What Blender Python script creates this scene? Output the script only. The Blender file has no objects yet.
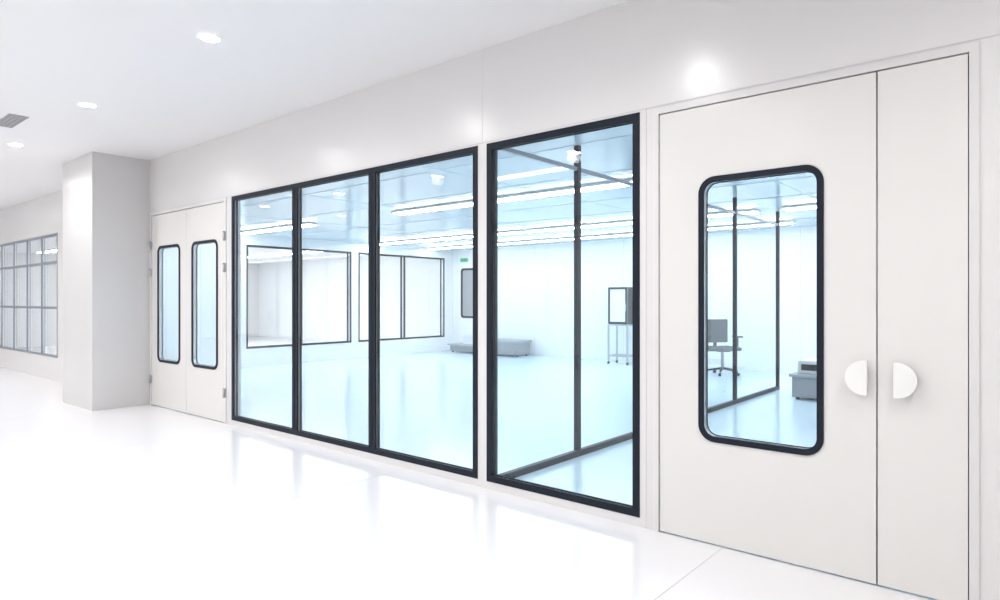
import bpy, bmesh, math
from mathutils import Vector, Matrix

scene = bpy.context.scene
scene.view_settings.view_transform = 'Standard'
scene.view_settings.exposure = 0.0

# ------------------------------------------------------------------ constants (metres)
CEIL = 3.107      # corridor ceiling
ICEIL = 2.65      # clean-room ceiling
SIDE = -12.2      # clean-room west wall
BACK = 9.0        # clean-room back wall
EAST = 2.5
WEST = -22.0
SOUTH = -8.0
WT = 0.10         # wall thickness
GT = 0.045        # glazing unit depth

# ------------------------------------------------------------------ materials
def mat(name, col, rough=0.5, metal=0.0, spec=0.5, noise=0.0, nscale=3.0, coat=0.0, bump=0.0):
    m = bpy.data.materials.new(name); m.use_nodes = True
    nt = m.node_tree; b = nt.nodes['Principled BSDF']
    b.inputs['Base Color'].default_value = (*col, 1)
    b.inputs['Roughness'].default_value = rough
    b.inputs['Metallic'].default_value = metal
    b.inputs['Specular IOR Level'].default_value = spec
    b.inputs['Coat Weight'].default_value = coat
    b.inputs['Coat Roughness'].default_value = 0.12
    tc = nt.nodes.new('ShaderNodeTexCoord')
    n = nt.nodes.new('ShaderNodeTexNoise'); n.inputs['Scale'].default_value = nscale
    n.inputs['Detail'].default_value = 4
    nt.links.new(tc.outputs['Object'], n.inputs['Vector'])
    r = nt.nodes.new('ShaderNodeMapRange')
    r.inputs['To Min'].default_value = 1 - noise; r.inputs['To Max'].default_value = 1.0
    nt.links.new(n.outputs['Fac'], r.inputs['Value'])
    mx = nt.nodes.new('ShaderNodeVectorMath'); mx.operation = 'SCALE'
    mx.inputs[0].default_value = col
    nt.links.new(r.outputs['Result'], mx.inputs['Scale'])
    nt.links.new(mx.outputs['Vector'], b.inputs['Base Color'])
    return m

def emis(name, col, s):
    m = bpy.data.materials.new(name); m.use_nodes = True
    nt = m.node_tree; nt.nodes.remove(nt.nodes['Principled BSDF'])
    e = nt.nodes.new('ShaderNodeEmission'); e.inputs[0].default_value = (*col, 1); e.inputs[1].default_value = s
    nt.links.new(e.outputs[0], nt.nodes['Material Output'].inputs[0]); return m

def glassmat(name, tint, ior=1.4, rough=0.0):
    """thin single-sheet glass: fresnel mix that behaves the same from both sides"""
    m = bpy.data.materials.new(name); m.use_nodes = True
    nt = m.node_tree; nt.nodes.remove(nt.nodes['Principled BSDF'])
    t = nt.nodes.new('ShaderNodeBsdfTransparent'); t.inputs[0].default_value = (*tint, 1)
    g = nt.nodes.new('ShaderNodeBsdfGlossy'); g.inputs['Roughness'].default_value = rough
    g.inputs['Color'].default_value = (0.95, 0.98, 1, 1)
    geo = nt.nodes.new('ShaderNodeNewGeometry')
    mr = nt.nodes.new('ShaderNodeMapRange')
    mr.inputs['To Min'].default_value = ior; mr.inputs['To Max'].default_value = 1/ior
    nt.links.new(geo.outputs['Backfacing'], mr.inputs['Value'])
    f = nt.nodes.new('ShaderNodeFresnel'); nt.links.new(mr.outputs['Result'], f.inputs[0])
    mx = nt.nodes.new('ShaderNodeMixShader')
    nt.links.new(f.outputs[0], mx.inputs[0]); nt.links.new(t.outputs[0], mx.inputs[1]); nt.links.new(g.outputs[0], mx.inputs[2])
    nt.links.new(mx.outputs[0], nt.nodes['Material Output'].inputs[0]); return m

M_wall = mat('wall_coated_panel', (0.74, 0.725, 0.722), 0.25, spec=0.7, noise=0.015, nscale=1.2)
M_door = mat('door_coated_steel', (0.745, 0.735, 0.712), 0.25, spec=0.6, noise=0.01)
M_jamb = mat('door_jamb_paint', (0.71, 0.70, 0.695), 0.28)
M_col = mat('column_paint', (0.65, 0.64, 0.64), 0.3, noise=0.02)
M_ceil = mat('ceiling_paint', (0.84, 0.838, 0.845), 0.6)
M_floor = mat('floor_epoxy_white', (0.85, 0.838, 0.85), 0.17, spec=0.6, noise=0.02, nscale=0.8)
M_seam = mat('seam_grey', (0.60, 0.59, 0.59), 0.5)
M_fseam = mat('floor_joint_grey', (0.50, 0.49, 0.50), 0.5)
M_gap = mat('gap_dark', (0.22, 0.22, 0.22), 0.7)
M_ifloor = mat('floor_vinyl_blue', (0.64, 0.785, 0.88), 0.18, spec=0.5, noise=0.02)
M_iwall = mat('cleanroom_wall_white', (0.86, 0.885, 0.90), 0.25)
M_iceil = mat('cleanroom_ceiling_blue', (0.66, 0.785, 0.86), 0.14, spec=0.7)
M_iseam = mat('cleanroom_ceiling_joint', (0.58, 0.69, 0.76), 0.4)
M_frame = mat('frame_black', (0.010, 0.015, 0.025), 0.45, spec=0.2)
M_frame2 = mat('frame_slate', (0.24, 0.26, 0.30), 0.4, spec=0.3)
M_alu = mat('aluminium', (0.75, 0.77, 0.80), 0.3, metal=0.7)
M_steel = mat('brushed_steel', (0.5, 0.52, 0.54), 0.35, metal=0.8, noise=0.1, nscale=20)
M_white = mat('white_plastic', (0.82, 0.81, 0.79), 0.35)
M_handle = mat('handle_coated', (0.84, 0.835, 0.82), 0.35)
M_dark = mat('chair_fabric', (0.06, 0.065, 0.075), 0.8, noise=0.3, nscale=60)
M_black = mat('black_plastic', (0.03, 0.03, 0.035), 0.4)
M_grey = mat('equipment_grey', (0.33, 0.34, 0.36), 0.4)
M_vent = mat('vent_grey', (0.34, 0.34, 0.35), 0.5)
M_green = emis('exit_green', (0.05, 0.6, 0.3), 0.8)
M_glass = glassmat('window_glass', (0.975, 0.992, 1.0), 1.45)
M_glass2 = glassmat('partition_glass', (0.90, 0.95, 0.97), 1.45)
M_strip = emis('led_strip', (0.96, 0.985, 1.0), 22)
M_dl = emis('downlight_lens', (1.0, 0.98, 0.96), 110)

# ------------------------------------------------------------------ mesh builder
class B:
    def __init__(s): s.bm = bmesh.new(); s.mats = []
    def mi(s, m):
        if m not in s.mats: s.mats.append(m)
        return s.mats.index(m)
    def box(s, x0, x1, y0, y1, z0, z1, m, bevel=0.0):
        r = bmesh.ops.create_cube(s.bm, size=1)
        vs = r['verts']
        for v in vs:
            v.co = Vector(((x0+x1)/2 + v.co.x*(x1-x0), (y0+y1)/2 + v.co.y*(y1-y0), (z0+z1)/2 + v.co.z*(z1-z0)))
        fs = set(f for v in vs for f in v.link_faces)
        k = s.mi(m)
        for f in fs: f.material_index = k
        if bevel:
            es = list(set(e for v in vs for e in v.link_edges))
            bb = bmesh.ops.bevel(s.bm, geom=es, offset=bevel, segments=2, affect='EDGES', profile=0.5)
            for f in bb['faces']: f.material_index = k
    def cyl(s, p0, p1, r, m, seg=16, r2=None):
        p0, p1 = Vector(p0), Vector(p1); d = p1 - p0
        M = Matrix.Translation((p0+p1)/2) @ d.to_track_quat('Z', 'Y').to_matrix().to_4x4()
        r_ = bmesh.ops.create_cone(s.bm, cap_ends=True, segments=seg, radius1=r, radius2=r if r2 is None else r2, depth=d.length, matrix=M)
        k = s.mi(m)
        for f in set(f for v in r_['verts'] for f in v.link_faces):
            f.material_index = k
            f.smooth = len(f.verts) == 4
    def quad(s, pts, m):
        f = s.bm.faces.new([s.bm.verts.new(p) for p in pts]); f.material_index = s.mi(m)
    def paneY(s, x0, x1, z0, z1, y, m): s.quad([(x0,y,z0),(x1,y,z0),(x1,y,z1),(x0,y,z1)], m)
    def paneX(s, y0, y1, z0, z1, x, m): s.quad([(x,y0,z0),(x,y1,z0),(x,y1,z1),(x,y0,z1)], m)
    def merge_mesh(s, me, m):
        n0 = len(s.bm.faces); s.bm.from_mesh(me); s.bm.faces.ensure_lookup_table()
        k = s.mi(m)
        for i in range(n0, len(s.bm.faces)): s.bm.faces[i].material_index = k
    def done(s, name, parent=None, loc=None, rotz=0.0):
        me = bpy.data.meshes.new(name); s.bm.to_mesh(me); s.bm.free()
        for m in s.mats: me.materials.append(m)
        o = bpy.data.objects.new(name, me); scene.collection.objects.link(o)
        if loc: o.location = loc
        o.rotation_euler = (0, 0, rotz)
        if parent: o.parent = parent
        return o

def rrect(x0, x1, z0, z1, r, n=8):
    if r <= 0: return [(x0,z0),(x1,z0),(x1,z1),(x0,z1)]
    out = []
    for cx, cz, a in ((x1-r,z0+r,-90),(x1-r,z1-r,0),(x0+r,z1-r,90),(x0+r,z0+r,180)):
        for i in range(n+1):
            t = math.radians(a + 90*i/n); out.append((cx+r*math.cos(t), cz+r*math.sin(t)))
    return out

def plate(loops, y0, y1):
    """flat plate in XZ plane with holes, thickness y0..y1 -> mesh"""
    cu = bpy.data.curves.new('tmp', 'CURVE'); cu.dimensions = '2D'; cu.fill_mode = 'BOTH'
    cu.extrude = (y1-y0)/2
    for lp in loops:
        sp = cu.splines.new('POLY'); sp.points.add(len(lp)-1); sp.use_cyclic_u = True
        for p, c in zip(sp.points, lp): p.co = (c[0], c[1], 0, 1)
    o = bpy.data.objects.new('tmp', cu); scene.collection.objects.link(o)
    dg = bpy.context.evaluated_depsgraph_get()
    me = bpy.data.meshes.new_from_object(o.evaluated_get(dg))
    bpy.data.objects.remove(o)
    bm = bmesh.new(); bm.from_mesh(me)
    for v in bm.verts: v.co = Vector((v.co.x, (y0+y1)/2 + v.co.z, v.co.y))
    bmesh.ops.remove_doubles(bm, verts=bm.verts, dist=1e-5)
    bmesh.ops.recalc_face_normals(bm, faces=bm.faces)
    bm.to_mesh(me); bm.free(); me.materials.clear()
    return me

# ------------------------------------------------------------------ room shell
b = B(); b.box(WEST, EAST, SOUTH, 0.0, -0.1, 0, M_floor)
floor = b.done('floor')
b = B()
for x in (-1.33, -3.86, -6.39, -8.92, -11.45, -13.98, -16.51, -19.04, 1.2):
    b.box(x-0.002, x+0.002, SOUTH, -0.66 if abs(x+8.92) < .2 else 0, 0.0, 0.0006, M_fseam)
b.box(WEST, EAST, -4.702, -4.698, 0.0, 0.0006, M_fseam)
b.done('floor_seams', parent=floor)

b = B(); b.box(SIDE, EAST, 0.0, BACK, -0.1, 0, M_ifloor); b.done('floor_cleanroom')
b = B(); b.box(WEST, SIDE, 0.0, BACK, -0.1, 0, M_floor); b.done('floor_side_room')

b = B(); b.box(WEST, EAST, SOUTH, 0.1, CEIL, CEIL+0.1, M_ceil); b.done('ceiling')
b = B(); b.box(SIDE+0.06, EAST, 0.1, BACK, ICEIL, ICEIL+0.1, M_iceil)
for x in [SIDE+0.3+2.4*i for i in range(6)]:
    b.box(x-0.006, x+0.006, 0.1, BACK, ICEIL-0.004, ICEIL, M_iseam)
for y in [1.2, 2.4, 4.0, 5.2, 7.75]:
    b.box(SIDE+0.06, EAST, y-0.006, y+0.006, ICEIL-0.0045, ICEIL-0.0005, M_iseam)
b.done('ceiling_cleanroom')
b = B(); b.box(WEST, SIDE-0.06, 0.1, BACK, ICEIL, ICEIL+0.1, M_ceil); b.done('ceiling_side_room')

WB, WTOP = 0.055, 2.43
DTOP = 2.39
b = B()
b.box(WEST, EAST, 0, WT, WTOP, CEIL, M_wall)              # header
b.box(-6.631, -3.102, 0, WT, 0, WB, M_wall)
b.box(-3.016, -1.823, 0, WT, 0, WB, M_wall)
b.box(-3.102, -3.016, 0, WT, 0, WTOP, M_wall)
b.box(-6.745, -6.631, 0, WT, 0, WTOP, M_wall)
b.box(-1.823, -1.735, 0, WT, 0, WTOP, M_wall)
b.box(-0.22, EAST, 0, WT, 0, WTOP, M_wall)
b.box(-12.35, -8.71, 0, WT, 0, WTOP, M_wall)
b.box(WEST, -12.35, 0, WT, 0, 0.38, M_wall)
b.box(WEST, -20.0, 0, WT, 0.38, WTOP, M_wall)
b.done('wall_north')
# panel joints / trims
def trim(n, *a, m=M_seam):
    b = B(); b.box(*a, m); return b.done('trim_%d' % n)
trim(1, -3.060, -3.058, -0.001, 0, WTOP+0.01, CEIL)
trim(2, -8.7, EAST, -0.0025, 0, 2.442, 2.446)
trim(3, -0.115, -0.109, -0.002, 0, 0, 2.442)
trim(4, -6.69, -6.686, -0.002, 0, 0, 2.442)
trim(5, -1.783, -1.780, -0.002, 0, 0, 2.442)
b = B(); b.box(SIDE-0.06, SIDE+0.06, WT, 3.15, 0, CEIL, M_iwall)
for y0, y1 in ((5.69, 5.89), (8.68, BACK)):
    b.box(SIDE-0.06, SIDE+0.06, y0, y1, 0, CEIL, M_iwall)
for y0, y1 in ((3.15, 5.69), (5.89, 8.68)):
    b.box(SIDE-0.06, SIDE+0.06, y0, y1, 0, 0.36, M_iwall)
    b.box(SIDE-0.06, SIDE+0.06, y0, y1, 2.43, CEIL, M_iwall)
b.done('wall_west_cleanroom')
b = B(); b.box(WEST, EAST, BACK, BACK+0.1, 0, CEIL, M_iwall)
for x in [-10.6+1.2*i for i in range(10)]:
    b.box(x-0.003, x+0.003, BACK-0.002, BACK, 0, ICEIL, M_seam)
b.done('wall_back_cleanroom')
b = B(); b.box(EAST, EAST+0.1, SOUTH, BACK, 0, CEIL, M_wall); b.done('wall_east')
b = B(); b.box(WEST-0.1, WEST, SOUTH, BACK, 0, CEIL, M_wall); b.done('wall_west')
# unseen south side: parapet, mullions, lintel; openings added to let world light in
b = B(); b.box(WEST, EAST, SOUTH-0.1, SOUTH, 0, 0.15, M_wall); b.box(WEST, EAST, SOUTH-0.1, SOUTH, 2.95, CEIL, M_wall)
for i in range(10):
    x = WEST + 0.05 + i*(EAST-WEST-0.1)/9
    b.box(x-0.03, x+0.03, SOUTH-0.1, SOUTH, 0.15, 2.95, M_wall)
b.done('wall_south_light_opening')
# column
b = B(); b.box(-9.81, -8.735, -0.65, 0.0, 0, CEIL, M_col, ); b.done('column')

# ------------------------------------------------------------------ windows
def winY(name, x0, x1, z0, z1, mull=(), hbars=(), mb=0.042, fb=0.046, y=0.0, m=M_frame, gap=0.006):
    b = B()
    for ya, yb in ((y-0.004, y+0.008), (y+GT-0.008, y+GT)):
        b.box(x0, x0+fb, ya, yb, z0, z1, m); b.box(x1-fb, x1, ya, yb, z0, z1, m)
        b.box(x0+fb, x1-fb, ya, yb, z0, z0+fb, m); b.box(x0+fb, x1-fb, ya, yb, z1-fb, z1, m)
        for c in mull:
            b.box(c-gap/2-mb, c-gap/2, ya, yb, z0+fb, z1-fb, m)
            b.box(c+gap/2, c+gap/2+mb, ya, yb, z0+fb, z1-fb, m)
        for h in hbars:
            b.box(x0+fb, x1-fb, ya+0.001, yb-0.001, h-0.02, h+0.02, m)
    # aluminium reveal between skins
    ya, yb = y+0.008, y+GT-0.008
    b.box(x0, x0+0.02, ya, yb, z0, z1, M_alu); b.box(x1-0.02, x1, ya, yb, z0, z1, M_alu)
    b.box(x0+0.02, x1-0.02, ya, yb, z0, z0+0.02, M_alu); b.box(x0+0.02, x1-0.02, ya, yb, z1-0.02, z1, M_alu)
    for c in mull: b.box(c-0.02, c+0.02, ya, yb, z0+0.02, z1-0.02, M_alu)
    b.paneY(x0+0.01, x1-0.01, z0+0.01, z1-0.01, y+0.003, M_glass)
    b.paneY(x0+0.01, x1-0.01, z0+0.01, z1-0.01, y+GT-0.003, M_glass)
    return b.done(name)
winY('window_1', -6.631, -3.102, WB, WTOP, mull=(-5.43, -4.285))
winY('window_2', -3.016, -1.823, WB, WTOP)
winY('window_3', -20.0, -12.35, 0.38, WTOP, mull=tuple(-12.35-0.85*i for i in range(1, 9)), hbars=(1.2, 1.95), mb=0.018, fb=0.035, m=M_frame2)

def winX(name, y0, y1, z0, z1, x, mull=(), m=M_frame, fb=0.034, mb=0.026, glass=M_glass):
    b = B()
    for xa, xb in ((x-0.066, x-0.05), (x+0.05, x+0.066)):
        b.box(xa, xb, y0, y0+fb, z0, z1, m); b.box(xa, xb, y1-fb, y1, z0, z1, m)
        b.box(xa, xb, y0+fb, y1-fb, z0, z0+fb, m); b.box(xa, xb, y0+fb, y1-fb, z1-fb, z1, m)
        for c in mull: b.box(xa, xb, c-mb, c+mb, z0+fb, z1-fb, m)
    b.paneX(y0, y1, z0, z1, x+0.055, glass)
    return b.done(name)
winX('window_4', 3.15, 5.69, 0.36, 2.43, SIDE, mull=(4.39,))
winX('window_5', 5.89, 8.68, 0.36, 2.43, SIDE, mull=(7.29,))

# pass-through window on the back wall
b = B()
x0, x1, z0, z1, y = -11.82, -11.22, 0.86, 2.16, BACK
b.merge_mesh(plate([rrect(x0, x1, z0, z1, 0.08), rrect(x0+.05, x1-.05, z0+.05, z1-.05, 0.05)], y-0.03, y), M_frame)
b.box(x0+.05, x1-.05, y-0.012, y-0.006, z0+.05, z1-.05, M_grey)
b.done('window_6')
b = B(); b.box(-11.85, -11.55, BACK-0.03, BACK, 2.32, 2.44, M_white, 0.004); b.box(-11.83, -11.57, BACK-0.034, BACK-0.03, 2.335, 2.425, M_green); b.done('exit_sign')

# glazed partition running into the room
b = B()
PX = -3.06; PY = (0.12, 1.22, 2.44, 3.66, 4.87, 6.6)
for i, yy in enumerate(PY):
    b.box(PX-0.022, PX+0.022, yy-0.022 if i else 0.107, yy+0.022, 0, ICEIL-0.005, M_frame)
for i in range(len(PY)-1):
    b.box(PX-0.022, PX+0.022, PY[i]+0.022, PY[i+1]-0.022, 0.0, 0.05, M_frame)
    b.box(PX-0.015, PX+0.015, PY[i]+0.022, PY[i+1]-0.022, 2.43, 2.46, M_frame2)
    b.paneX(PY[i]+0.02, PY[i+1]-0.02, 0.05, 2.44, PX, M_glass2)
b.done('glass_partition')

# ------------------------------------------------------------------ doors
def door(name, x0, x1, seam, wins, hinges=()):
    """flush double door; wins: list of (x0,x1) vision panels"""
    p = bpy.data.objects.new(name, None); scene.collection.objects.link(p)
    b = B()   # jambs
    j = 0.04
    b.box(x0-j, x0-0.005, -0.008, WT, 0, WTOP, M_jamb); b.box(x1+0.005, x1+j, -0.008, WT, 0, WTOP, M_jamb)
    b.box(x0-0.005, x1+0.005, -0.008, WT, DTOP+0.006, WTOP, M_jamb)
    b.done('jamb', p)
    b = B()   # dark rebate behind the gaps
    for c in (x0-0.0, x1+0.0, seam): b.box(c-0.012, c+0.012, 0.046, 0.06, 0.0, DTOP, M_gap)
    b.box(x0, x1, 0.046, 0.06, DTOP-0.01, DTOP+0.006, M_gap)
    b.done('gasket', p)
    zb, zt = 0.56, 2.0
    g = 0.0035
    fr = 0.031
    for k, (a, c) in enumerate(((x0, seam-g), (seam+g, x1))):
        holes = [w for w in wins if a < w[0] < c]
        loops = [rrect(a, c, 0.008, DTOP, 0)]
        for w in holes: loops.append(rrect(w[0]+0.02, w[1]-0.02, zb+0.02, zt-0.02, 0.075))
        b = B(); b.merge_mesh(plate(loops, 0.0, 0.045), M_door)
        b.done('leaf_%d' % (k+1), p)
        for w in holes:
            b = B()
            for ya, yb in ((-0.008, 0.0), (0.045, 0.049)):
                b.merge_mesh(plate([rrect(w[0], w[1], zb, zt, 0.09), rrect(w[0]+fr, w[1]-fr, zb+fr, zt-fr, 0.06)], ya, yb), M_frame)
            b.merge_mesh(plate([rrect(w[0]+0.0201, w[1]-0.0201, zb+0.0201, zt-0.0201, 0.0749), rrect(w[0]+0.026, w[1]-0.026, zb+0.026, zt-0.026, 0.068)], 0.0, 0.045), M_alu)
            for yy in (0.004, 0.041):
                b.quad([(px, yy, pz) for px, pz in rrect(w[0]+0.025, w[1]-0.025, zb+0.025, zt-0.025, 0.068)], M_glass)
            b.done('vision_panel_%d' % (k+1), p)
    if hinges:
        b = B()
        for xx in (x0-0.012, x1+0.012):
            for z in hinges:
                b.cyl((xx, -0.018, z-0.05), (xx, -0.018, z+0.05), 0.012, M_steel, 12)
                b.box(xx-0.03, xx+0.03, -0.012, -0.002, z-0.045, z+0.045, M_steel)
        b.done('hinges', p)
    return p
d1 = door('door_1', -1.696, -0.260, -0.604, [(-1.4636, -0.8305)])
d2 = door('door_2', -8.670, -6.783, -7.70, [(-8.49, -7.86), (-7.56, -6.935)], hinges=(0.33, 1.68, 2.02))
# half-disc pull handles
def handle(n, cx, sgn, cz=0.968, R=0.08):
    arc = []
    for i in range(25):
        t = math.radians(90 - 180*i/24)
        arc.append((cx + sgn*(0.012 + R*math.cos(t)), cz + R*math.sin(t)))
    loop = [(cx, cz-R)] + [(cx, cz+R)] + arc
    b = B(); b.merge_mesh(plate([loop], -0.052, -0.030), M_handle)
    b.cyl((cx+sgn*0.04, -0.031, cz-0.04), (cx+sgn*0.04, 0.0, cz-0.04), 0.012, M_handle)
    b.cyl((cx+sgn*0.04, -0.031, cz+0.04), (cx+sgn*0.04, 0.0, cz+0.04), 0.012, M_handle)
    o = b.done('handle_%d' % n, d1)
    bv = o.modifiers.new('bevel', 'BEVEL'); bv.width = 0.003; bv.segments = 2; bv.limit_method = 'ANGLE'
handle(1, -0.636, -1); handle(2, -0.530, 1)

# ------------------------------------------------------------------ lights
def downlight(x, y):
    b = B()
    n = 32
    for i in range(n):
        a0, a1 = 2*math.pi*i/n, 2*math.pi*(i+1)/n
        P = lambda r, a, z: (x+r*math.cos(a), y+r*math.sin(a), z)
        b.quad([P(.062,a0,CEIL-.004), P(.062,a1,CEIL-.004), P(.078,a1,CEIL-.001), P(.078,a0,CEIL-.001)], M_white)
    b.cyl((x, y, CEIL-0.003), (x, y, CEIL), 0.062, M_dl, 32)
    o = b.done('downlight')
    l = bpy.data.lights.new('lamp', 'SPOT'); l.energy = DLW; l.spot_size = math.radians(165); l.spot_blend = 0.8
    l.shadow_soft_size = 0.06; l.color = (1, 0.985, 0.98)
    lo = bpy.data.objects.new('lamp', l); scene.collection.objects.link(lo)
    lo.location = (x, y, CEIL-0.07); lo.parent = o
DLW = 45
for y in (-1.34, -3.05, -4.8):
    for i in range(-6, 2):
        downlight(-2.0 + 2.34*i, y)

def strip(x0, x1, y, w=0.11, z=ICEIL):
    b = B(); b.box(x0-0.03, x1+0.03, y-w/2-0.02, y+w/2+0.02, z-0.03, z-0.005, M_white)
    b.box(x0, x1, y-w/2, y+w/2, z-0.045, z-0.03, M_strip, 0.004)
    b.done('linear_ceiling_light')
strip(-12.0, -9.6, 2.97, 0.16); strip(-7.4, -3.35, 2.97, 0.16)
for x0, x1 in ((-12.0, -7.6), (-7.4, -3.25), (-2.85, 1.9)):
    strip(x0, x1, 6.24, 0.18)
    strip(x0, x1, 8.0, 0.12)
strip(-2.6, 1.5, 1.8, 0.12)
strip(-11.9, -9.0, 1.1, 0.12)  # extra strip added to brighten the side wall behind the door_2 panels
strip(-21, -13, 2.0, 0.18); strip(-21, -13, 4.2, 0.18); strip(-21, -13, 6.6, 0.18)  # side-room strips added so the room looks bright through its windows

# ceiling vent
b = B()
vx0, vx1, vy0, vy1 = -8.15, -7.55, -1.73, -1.57
b.box(vx0, vx1, vy0, vy1, CEIL-0.006, CEIL, M_vent)
for i in range(4):
    yy = vy0+0.02+i*0.04; b.box(vx0+0.02, vx1-0.02, yy-0.003, yy+0.003, CEIL-0.012, CEIL-0.006, M_vent)
b.done('ceiling_vent')

# ------------------------------------------------------------------ furniture
def office_chair(loc, rot):
    b = B()
    for i in range(5):
        a = 2*math.pi*i/5 + 0.3
        c, s = math.cos(a), math.sin(a)
        b.cyl((0.03*c, 0.03*s, 0.115), (0.29*c, 0.29*s, 0.075), 0.022, M_black, 10, 0.014)
        b.cyl((0.29*c-0.02*s, 0.29*s+0.02*c, 0.03), (0.29*c+0.02*s, 0.29*s-0.02*c, 0.03), 0.03, M_black, 14)
        b.cyl((0.29*c, 0.29*s, 0.03), (0.29*c, 0.29*s, 0.08), 0.008, M_steel, 8)
    b.cyl((0, 0, 0.08), (0, 0, 0.42), 0.026, M_steel)
    b.box(-0.1, 0.1, -0.1, 0.1, 0.41, 0.435, M_black, 0.005)
    b.box(-0.25, 0.25, -0.24, 0.24, 0.435, 0.50, M_dark, 0.028)
    b.box(-0.03, 0.03, 0.2, 0.27, 0.42, 0.44, M_black)
    b.box(-0.03, 0.03, 0.255, 0.275, 0.42, 0.66, M_black)
    b.box(-0.23, 0.23, 0.215, 0.255, 0.56, 0.98, M_dark, 0.018)
    for sx in (-1, 1):
        b.box(sx*0.29-0.015, sx*0.29+0.015, -0.02, 0.03, 0.43, 0.66, M_black, 0.004)
        b.box(min(sx*0.29, 0), max(sx*0.29, 0), -0.02, 0.03, 0.42, 0.434, M_black)
        b.box(sx*0.29-0.035, sx*0.29+0.035, -0.14, 0.14, 0.66, 0.69, M_black, 0.01)
    return b.done('office_chair', loc=loc, rotz=rot)
office_chair((-4.42, 7.95, 0), math.radians(50))

# low stepped steel bench by the back wall
b = B()
b.box(-11.7, -10.4, 8.35, 8.9, 0.18, 0.22, M_steel, 0.004); b.box(-11.65, -10.45, 8.40, 8.85, 0.04, 0.18, M_grey)
b.box(-10.38, -9.4, 8.25, 8.9, 0.33, 0.38, M_steel, 0.004); b.box(-10.34, -9.44, 8.30, 8.85, 0.04, 0.33, M_grey)
b.box(-11.3, -10.6, 8.5, 8.85, 0.22, 0.42, M_alu, 0.01)
for x in (-11.6, -10.5, -10.3, -9.5):
    for y in (8.45, 8.8): b.cyl((x, y, 0), (x, y, 0.05), 0.02, M_black, 10)
b.done('steel_step_bench')

# instrument cabinet on a wheeled stand
b = B()
cx, cy = -6.75, 8.5; w = 0.22; d = 0.17
for sx in (-1, 1):
    for sy in (-1, 1):
        b.box(cx+sx*w-0.015, cx+sx*w+0.015, cy+sy*d-0.015, cy+sy*d+0.015, 0.07, 0.80, M_steel)
        b.cyl((cx+sx*w-0.012, cy+sy*d, 0.03), (cx+sx*w+0.012, cy+sy*d, 0.03), 0.03, M_black, 14)
        b.cyl((cx+sx*w, cy+sy*d, 0.03), (cx+sx*w, cy+sy*d, 0.08), 0.008, M_steel, 8)
b.box(cx-w-.015, cx+w+.015, cy-d-.015, cy+d+.015, 0.80, 0.825, M_steel)
b.box(cx-w+.015, cx+w-.015, cy-d-.012, cy-d+.012, 0.16, 0.19, M_steel)
b.box(cx-w+.015, cx+w-.015, cy+d-.012, cy+d+.012, 0.16, 0.19, M_steel)
b.box(cx-w-.012, cx-w+.012, cy-d+.015, cy+d-.015, 0.16, 0.19, M_steel)
b.box(cx+w-.012, cx+w+.012, cy-d+.015, cy+d-.015, 0.16, 0.19, M_steel)
b.box(cx-w, cx+w, cy-d, cy+d, 0.825, 1.60, M_white, 0.006)
b.merge_mesh(plate([rrect(cx-w, cx+w, 0.84, 1.59, 0.01), rrect(cx-w+.04, cx+w-.04, 0.88, 1.55, 0.01)], cy-d-0.02, cy-d), M_frame)
b.box(cx-w+.04, cx+w-.04, cy-d-0.006, cy-d-0.002, 0.88, 1.55, M_iwall)
b.box(cx+w-.03, cx+w-.015, cy-d-0.045, cy-d-0.02, 1.1, 1.25, M_steel)
b.done('instrument_cabinet_cart')

# equipment unit seen through the big door
b = B()
x0, x1, y0, y1 = -2.62, -2.0, 5.75, 6.35
b.box(x0, x1, y0, y1, 0.03, 0.30, M_grey, 0.01)
b.box(x0-0.03, x1+0.03, y0-0.03, y1+0.03, 0.30, 0.34, M_steel, 0.005)
b.box(x0+0.05, x1, y0+0.08, y1, 0.34, 0.52, M_white, 0.01)
b.box(x0+0.1, x1-0.1, y0+0.07, y0+0.085, 0.39, 0.47, M_frame)
for x in (x0+.06, x1-.06):
    for y in (y0+.06, y1-.06): b.cyl((x, y, 0), (x, y, 0.04), 0.025, M_black, 12)
b.done('pump_unit')

# ------------------------------------------------------------------ world / camera
w = bpy.data.worlds.new('World'); scene.world = w; w.use_nodes = True
bg = w.node_tree.nodes['Background']; bg.inputs[0].default_value = (0.98, 0.985, 1.0, 1); bg.inputs[1].default_value = 1.1

cam = bpy.data.cameras.new('camera'); cam.lens = 23.33; cam.sensor_width = 36; cam.clip_start = 0.05
co = bpy.data.objects.new('camera', cam); scene.collection.objects.link(co)
co.location = (0, -3.431, 1.33); co.rotation_euler = (math.radians(90), 0, math.radians(40.16))
scene.camera = co
